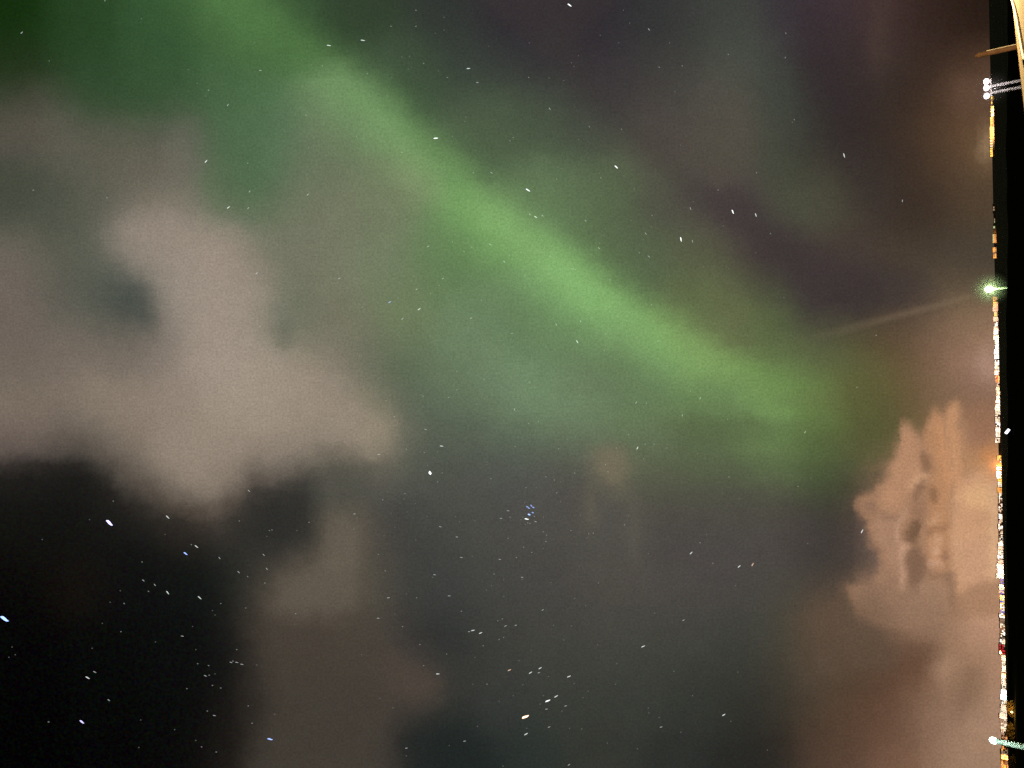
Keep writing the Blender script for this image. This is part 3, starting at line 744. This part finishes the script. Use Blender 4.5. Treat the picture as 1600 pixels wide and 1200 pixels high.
# ------------------------------------------------------------------ stars
ST = """34 51 3;77 95 1;221 29 1;164 1 2;308 130 1;326 141 2;322 150 1;356 164 3;322 252 4;387 255 2;390 299 3;52 297 2;294 109 1;398 67 1
514 71 4;567 63 4;407 110 3;611 41 2;650 16 2;650 41 2;694 27 1;694 47 1;680 52 1;764 72 1;732 107 4;746 129 3;699 121 2;662 99 2;685 111 1;628 89 1;640 88 1;638 108 1;612 121 1;574 115 2;504 103 2;487 101 1;681 216 5;728 183 1;726 190 1;797 220 2;478 180 2;444 205 1;490 215 1;482 230 1;490 228 1;557 213 1;554 234 1;628 238 2;707 213 1;740 270 2;768 270 3;535 141 1
890 8 5;1014 46 3;984 36 1;974 16 1;938 55 1;967 67 1;1046 67 1;1030 105 2;1066 103 2;1138 85 2;827 67 1;904 87 1;893 98 1;897 104 1;826 121 2;858 122 1;881 126 1;859 170 3;921 198 2;971 202 2;802 215 2;904 218 1;963 261 5;870 280 2;939 278 2;936 271 1;877 263 1;825 297 5;1063 227 1;991 295 1;1182 270 2;1122 297 2;975 275 1;1055 143 1
1228 52 2;1227 90 2;1241 187 2;1238 191 1;1319 243 4
481 304 3;530 435 3;609 472 4b;651 452 3;655 483 4;629 498 3;624 441 1;622 466 1;692 435 3;686 446 2;673 459 2;678 472 1;661 471 1;669 385 3;707 378 2;725 393 2;737 386 2;766 382 3;788 409 3;796 399 2;752 469 2;736 497 3;693 505 1;672 526 1;713 439 1;714 452 1;714 580 2;756 593 2;783 532 1;799 521 2;578 573 1;562 557 1;565 556 1;502 580 2;538 493 1;566 480 1;434 382 1;406 510 2;401 427 3;411 485 1;691 364 1;711 367 1;641 348 1;634 343 1;747 360 1;622 524 1;705 562 1
837 339 4;828 335 3;848 337 3;915 345 3;891 331 1;936 388 3;931 380 1;937 380 1;943 368 1;903 380 1;859 400 2;896 420 2;899 421 2;893 420 1;1009 365 3;1005 374 1;1019 337 2;1018 354 1;986 345 1;999 395 2;1014 401 3;1064 374 5;1082 377 3;1079 326 3;1083 315 1;1145 331 5;1181 336 4;1130 353 1;1181 395 1;1139 420 1;1099 417 1;1046 431 1;953 437 2;981 467 1;1018 476 2;820 430 2;807 433 1;845 440 1;869 507 3;907 502 3;925 496 2;979 501 2;946 522 2;902 534 4;944 548 2;1028 533 2;882 552 1;853 542 1;891 591 1;888 591 1;827 597 2;801 521 2;821 526 1;1059 565 1;1088 515 1;851 386 1;814 394 1
1204 365 2;1410 314 3;1225 465 1;1369 524 2;357 324 4;388 325 3;167 309 2;191 326 1;259 379 1
665 671 3;690 697 4;663 707 2;684 683 1;684 706 1;679 715 1;668 727 1;672 739 5r;691 739 2;684 753 2;635 702 2;631 690 1;644 691 1;603 626 2;616 651 2;592 710 3;519 655 2;526 717 1;714 609 2;701 621 2;661 619 2;658 617 1;757 623 1;745 632 1;728 684 1;761 722 1;761 726 1;767 748 2;633 771 2;631 780 1;625 786 1;649 787 1;636 800 1;611 802 1;598 781 2;554 803 3;553 827 1;688 823 3;714 839 3;721 871 3;738 869 1;781 874 3;591 866 2;602 892 2;679 898 3;617 824 1;600 837 1;650 844 1;742 814 1;718 815 1;712 807 1;783 810 3;794 798 3;794 841 2;797 808 2;412 867 3;417 889 3;425 828 2;421 829 2;417 838 1;483 816 2;464 829 1;772 897 2;667 807 1
824 792 4b;826.5 794 4b;830.5 790.5 4b;833.5 793 4b;829.5 789 3b;826.8 804 5b;832.5 801 4b;823 811 5;820 785.5 1;837 815 3;828 818 2;824.5 817 2;821 820 1;817 808 1;814 812 1;849 808 1;835 807 2
804 640 3;817 630 1;826 662 2;841 659 2;906 617 2;865 622 1;849 612 1;994 629 3;1010 630 2;1079 611 2;1056 612 1;1094 622 3;1066 649 3;1137 655 2;1111 609 1;1056 667 1;865 675 1;837 673 1;899 683 1;886 687 1;982 679 2;929 677 1;873 701 2;963 700 2;996 700 4;1008 694 2;1022 694 2;1042 700 2;1006 717 2;1090 709 1;946 726 2;950 737 2;805 698 2;853 745 2;866 750 2;876 753 1;870 770 2;876 784 1;898 739 2;822 762 2;838 762 1;810 767 1;1139 745 2;1129 771 1;1155 779 1;892 829 2;920 834 2;927 833 2;917 841 1;854 836 2;853 846 2;849 831 2;907 805 1;976 820 2;982 806 1;818 855 2;831 863 2;807 871 2;849 857 1;1080 864 4;1094 848 2;1104 835 1;1114 880 2;1155 885 4;1176 882 4o;1013 865 1
1229 610 1;1209 650 1;1258 675 3;1339 605 2;1247 760 2;1267 747 1;1347 830 4;1262 849 1
171 817 6v;262 808 4;290 865 5b;307 854 4;299 851 2;343 872 3;373 894 3;177 783 2;222 878 2;258 835 1;389 767 3;374 814 2;140 812 1;66 843 1
7 967 6b;128 1128 5v;148 1050 3;137 1059 4;170 1094 3;76 1128 2;224 907 3;242 914 3;232 924 2;262 926 4;312 934 4;345 943 2;384 950 2;285 994 3;189 987 2;160 974 1;194 943 2;172 941 1;188 923 1;332 954 1;336 961 1;301 979 1;370 1015 2;361 1035 3;370 1035 3;378 1038 3;364 1033 2;321 1056 3;327 1055 2;336 1053 1;306 1015 1;309 1037 2;326 1040 2;332 1071 2;345 1075 2;292 1076 2;335 1118 3;324 1111 2;388 1103 2;394 1130 2;315 1167 2;338 1175 2;306 1157 1;273 1140 1;220 1125 1;217 1168 1;14 1027 1;24 1023 1;19 1011 1;387 901 2;144 1013 1;243 1003 1
422 1155 5b;462 959 2;414 911 2;607 934 3;635 928 1;651 934 2;702 931 3;721 955 2;591 966 3;629 979 2;617 959 1;656 1007 2;698 1022 2;739 985 4;733 987 3;751 989 4;785 967 2;778 970 2;790 978 3;787 996 2;780 999 2;755 1009 2;742 1027 1;684 1053 4;662 1040 2;796 1047 4o;761 1069 2;739 1069 1;614 1106 2;594 1091 1;565 1023 1;429 1116 1;401 1039 1;746 1135 2;726 1158 3;702 1165 1;635 1169 3;635 1181 2;780 1096 1;787 932 2;760 922 1;768 915 1;787 906 1;676 902 1;786 1197 2
816 902 3;816 905 2;861 910 2;935 911 2;898 935 2;915 946 1;848 953 3;806 977 3;893 978 2;865 977 1;881 1000 2;830 1016 1;811 1032 1;934 1007 1;1005 1010 4;1068 969 3;1023 958 2;1149 915 1;844 1044 4;842 1051 3;829 1051 4;857 1057 2;889 1057 4;897 1068 2;964 1037 2;1053 1049 2;962 1069 2;849 1087 2;869 1088 4;856 1095 5;844 1100 2;884 1103 3;854 1108 3;878 1111 2;821 1120 6o;858 1136 3;890 1138 2;909 1139 2;822 1147 4;823 1138 1;911 1090 1;919 1080 1;1014 1114 2;1013 1106 1;1030 1121 2;1033 1136 3;1064 1144 2;1082 1087 2;1131 1117 4;1142 1127 1;1153 1050 1;996 1170 2;889 1195 3;949 1161 1;1199 1172 1;802 1087 1;817 1070 1"""
stars = []
for s in ST.replace('\n', ';').split(';'):
    x, y, k = s.split()
    stars.append((float(x), float(y), int(k[0]), k[1:] or 'w'))
stars.sort(key=lambda s: -s[2])
HUE = {'w': (236, 244, 240), 'r': (255, 255, 255), 'b': (150, 180, 255), 'v': (206, 196, 255), 'o': (255, 206, 176)}
POW = {1: .10, 2: .20, 3: .38, 4: .82, 5: 1.6, 6: 2.4}
SIZE = {1: (.85, .65), 2: (1.1, .62), 3: (2.1, .5), 4: (3.0, .6), 5: (3.7, .78), 6: (5.2, 1.45)}
STARM = {}


def starlight(rgb, strength):     # light added to the sky behind; half from each side of the speck
    m = glow('starlight', rgb, strength / 2)
    nt = m.node_tree
    e, o_ = nt.nodes['Emission'], nt.nodes['Material Output']
    t, a = nt.nodes.new('ShaderNodeBsdfTransparent'), nt.nodes.new('ShaderNodeAddShader')
    nt.links.new(e.outputs[0], a.inputs[0]); nt.links.new(t.outputs[0], a.inputs[1]); nt.links.new(a.outputs[0], o_.inputs[0])
    return m


RS = 60000.0


def angle(x, y):                  # lie of the star specks across the sky, degrees in the picture
    pts = ((150, 150, 50), (600, 80, 5), (950, 60, -38), (1150, 330, -65), (1320, 240, -78), (900, 340, -35), (650, 470, 40), (1000, 640, 80), (900, 520, -60), (340, 300, 55), (260, 860, -38), (130, 1080, -25), (360, 1050, -8), (700, 830, 0), (640, 1050, 12), (840, 1070, 28), (1100, 870, 55), (1050, 1050, 35), (1250, 680, 72), (1350, 830, 60), (80, 960, -35))
    best = sorted(((x - a) ** 2 + (y - b_) ** 2, c) for a, b_, c in pts)[:2]
    return best[0][1]


def star_bm(b, x, y, k, loc):
    a = math.radians(angle(x, y) + rng.uniform(-10, 10))
    dn = ray(x, y); s = RS / FPX / dn.length * dn.length
    n = dn.normalized(); e1 = (R * math.cos(a) + U * math.sin(a)); e1 = (e1 - n * e1.dot(n)).normalized(); e2 = n.cross(e1)
    la, lb = SIZE[k]
    if (x, y) == (672, 739): la = lb = 2.4
    if 815 < x < 836 and 787 < y < 806: la *= .6; lb *= 1.5
    la *= s * rng.uniform(.85, 1.1) / dn.length ** .0; lb *= s
    tmp = bmesh.new(); bmesh.ops.create_icosphere(tmp, subdivisions=2, radius=1)
    bend = .35 * lb * (1 if k >= 3 else 0)
    vm = {}
    for v in tmp.verts:
        q = v.co
        vm[v.index] = b.verts.new(loc + e1 * (q.x * la) + e2 * (q.y * lb * (1 - .25 * q.x) + bend * math.sin(q.x * 3)) + n * (q.z * lb))
    for f in tmp.faces: b.faces.new([vm[v.index] for v in f.verts])
    tmp.free()


NAMED = {
 (171, 817): 'brightest white star in the black sky under the pale cloud', (7, 967): 'bright blue star at the left edge of the picture', (128, 1128): 'bright bluish star low in the black left corner', (290, 865): 'bright blue star paired with a white one under the pale cloud',
 (307, 854): 'white star close beside the bright blue star under the pale cloud', (422, 1155): 'bright bluish star low on the brown cloud column', (890, 8): 'slanting white star near the middle of the top edge', (681, 216): 'bright white star on the upper rim of the green ribbon',
 (963, 261): 'slanting white star just above the green ribbon', (825, 297): 'white star on the bright crest of the green ribbon', (1064, 374): 'steep bright star between the green ribbon and the purple dark', (1145, 331): 'bright steep star in the purple dark, left of its pair',
 (1181, 336): 'paler steep star in the purple dark, right of its pair', (672, 739): 'round white star right of the small square cloud tip', (821, 1120): 'bright pinkish orange star at the foot of the lower star cluster', (856, 1095): 'bright white star in the heart of the lower star cluster',
 (1176, 882): 'orange star, the right one of the pair by the town cloud', (1155, 885): 'white star, the left one of the pair by the town cloud', (1347, 830): 'lone white star touching the edge of the heap cloud', (1319, 243): 'steep lone star in the dark right of the faint green patch',
 (796, 1047): 'orange star left of the lower star cluster', (1080, 864): 'slanting white star between the pale shred and the pair', (1005, 1010): 'lone slanting white star in the lower grey sky', (1131, 1117): 'curved white star in the lower right grey sky', (514, 71): 'white star on the green ribbon near the top, left of two',
 (567, 63): 'white star by the green ribbon near the top, right of two', (609, 472): 'bluish star at the left of the green star field', (826.8, 804): 'brightest blue star of the tight blue cluster', (823, 811): 'white star at the lower end of the tight blue cluster', (902, 534): 'white star below the middle of the green ribbon', (322, 252): 'white star by the right edge of the upper cloud',
 (357, 324): 'white star in the green gap above the pale cloud', (996, 700): 'upright white star at the lower rim of the green glow', (732, 107): 'white star in the dark beside the top of the green ribbon', (262, 808): 'white star right of the brightest star', (690, 697): 'white star above the round white star', (684, 1053): 'white star right of the lower brown cloud', (837, 339): 'white star, middle of three in a row on the green ribbon'}


def region(x, y):
    d_ = (y - 0) - np.interp(x, [250, 370, 480, 590, 690, 790, 900, 1000, 1080, 1170, 1400], [-90, -10, 80, 165, 262, 348, 428, 500, 552, 596, 690])
    if 810 < x < 840 and 783 < y < 822: return 'blue white star in the tight cluster near the centre'
    if x < 420 and y > 750: return 'faint white star in the black sky of the lower left'
    if 395 < x < 620 and y > 900: return 'faint star shining through the brown cloud column'
    if x < 450 and y > 240 and y < 760: return 'faint star on the big pale cloud or its rim'
    if x < 460 and d_ > -400 and y <= 330: return 'faint star in the dark green sky of the upper left'
    if d_ < -150: return 'faint star in the purple grey sky above the green ribbon'
    if d_ < 70: return 'faint star on or along the bright green ribbon'
    if y < 690: return 'faint star in the soft green glow under the ribbon'
    if 800 <= x < 930 and y > 1030: return 'white star of the loose cluster at the bottom centre'
    if x >= 930: return 'faint star in the grey sky between centre and town cloud'
    if y < 900: return 'faint star in the grey sky left of the blue cluster'
    return 'faint star in the dim grey sky below the blue cluster'


b_rest = bmesh.new()
for i, (x, y, k, hue) in enumerate(stars):
    loc = CAM + ray(x, y).normalized() * RS * (1 + .0 * k)
    key = (hue, k)
    if key not in STARM: STARM[key] = starlight(HUE[hue], POW[k])
    if i >= 290:
        star_bm(b_rest, x, y, k, loc); continue
    b = bmesh.new(); star_bm(b, x, y, k, Vector((0, 0, 0)))
    o = obj('star', b, STARM[key], smooth=True); o.location = loc
    tag(o, NAMED.get((x, y)) or region(x, y), 'star', 'stars in the night sky')
o = obj('faint_stars', b_rest, STARM[('w', 1)]); o['kind'] = 'stuff'; o['label'] = 'scatter of the faintest stars across the night sky'; o['category'] = 'stars'
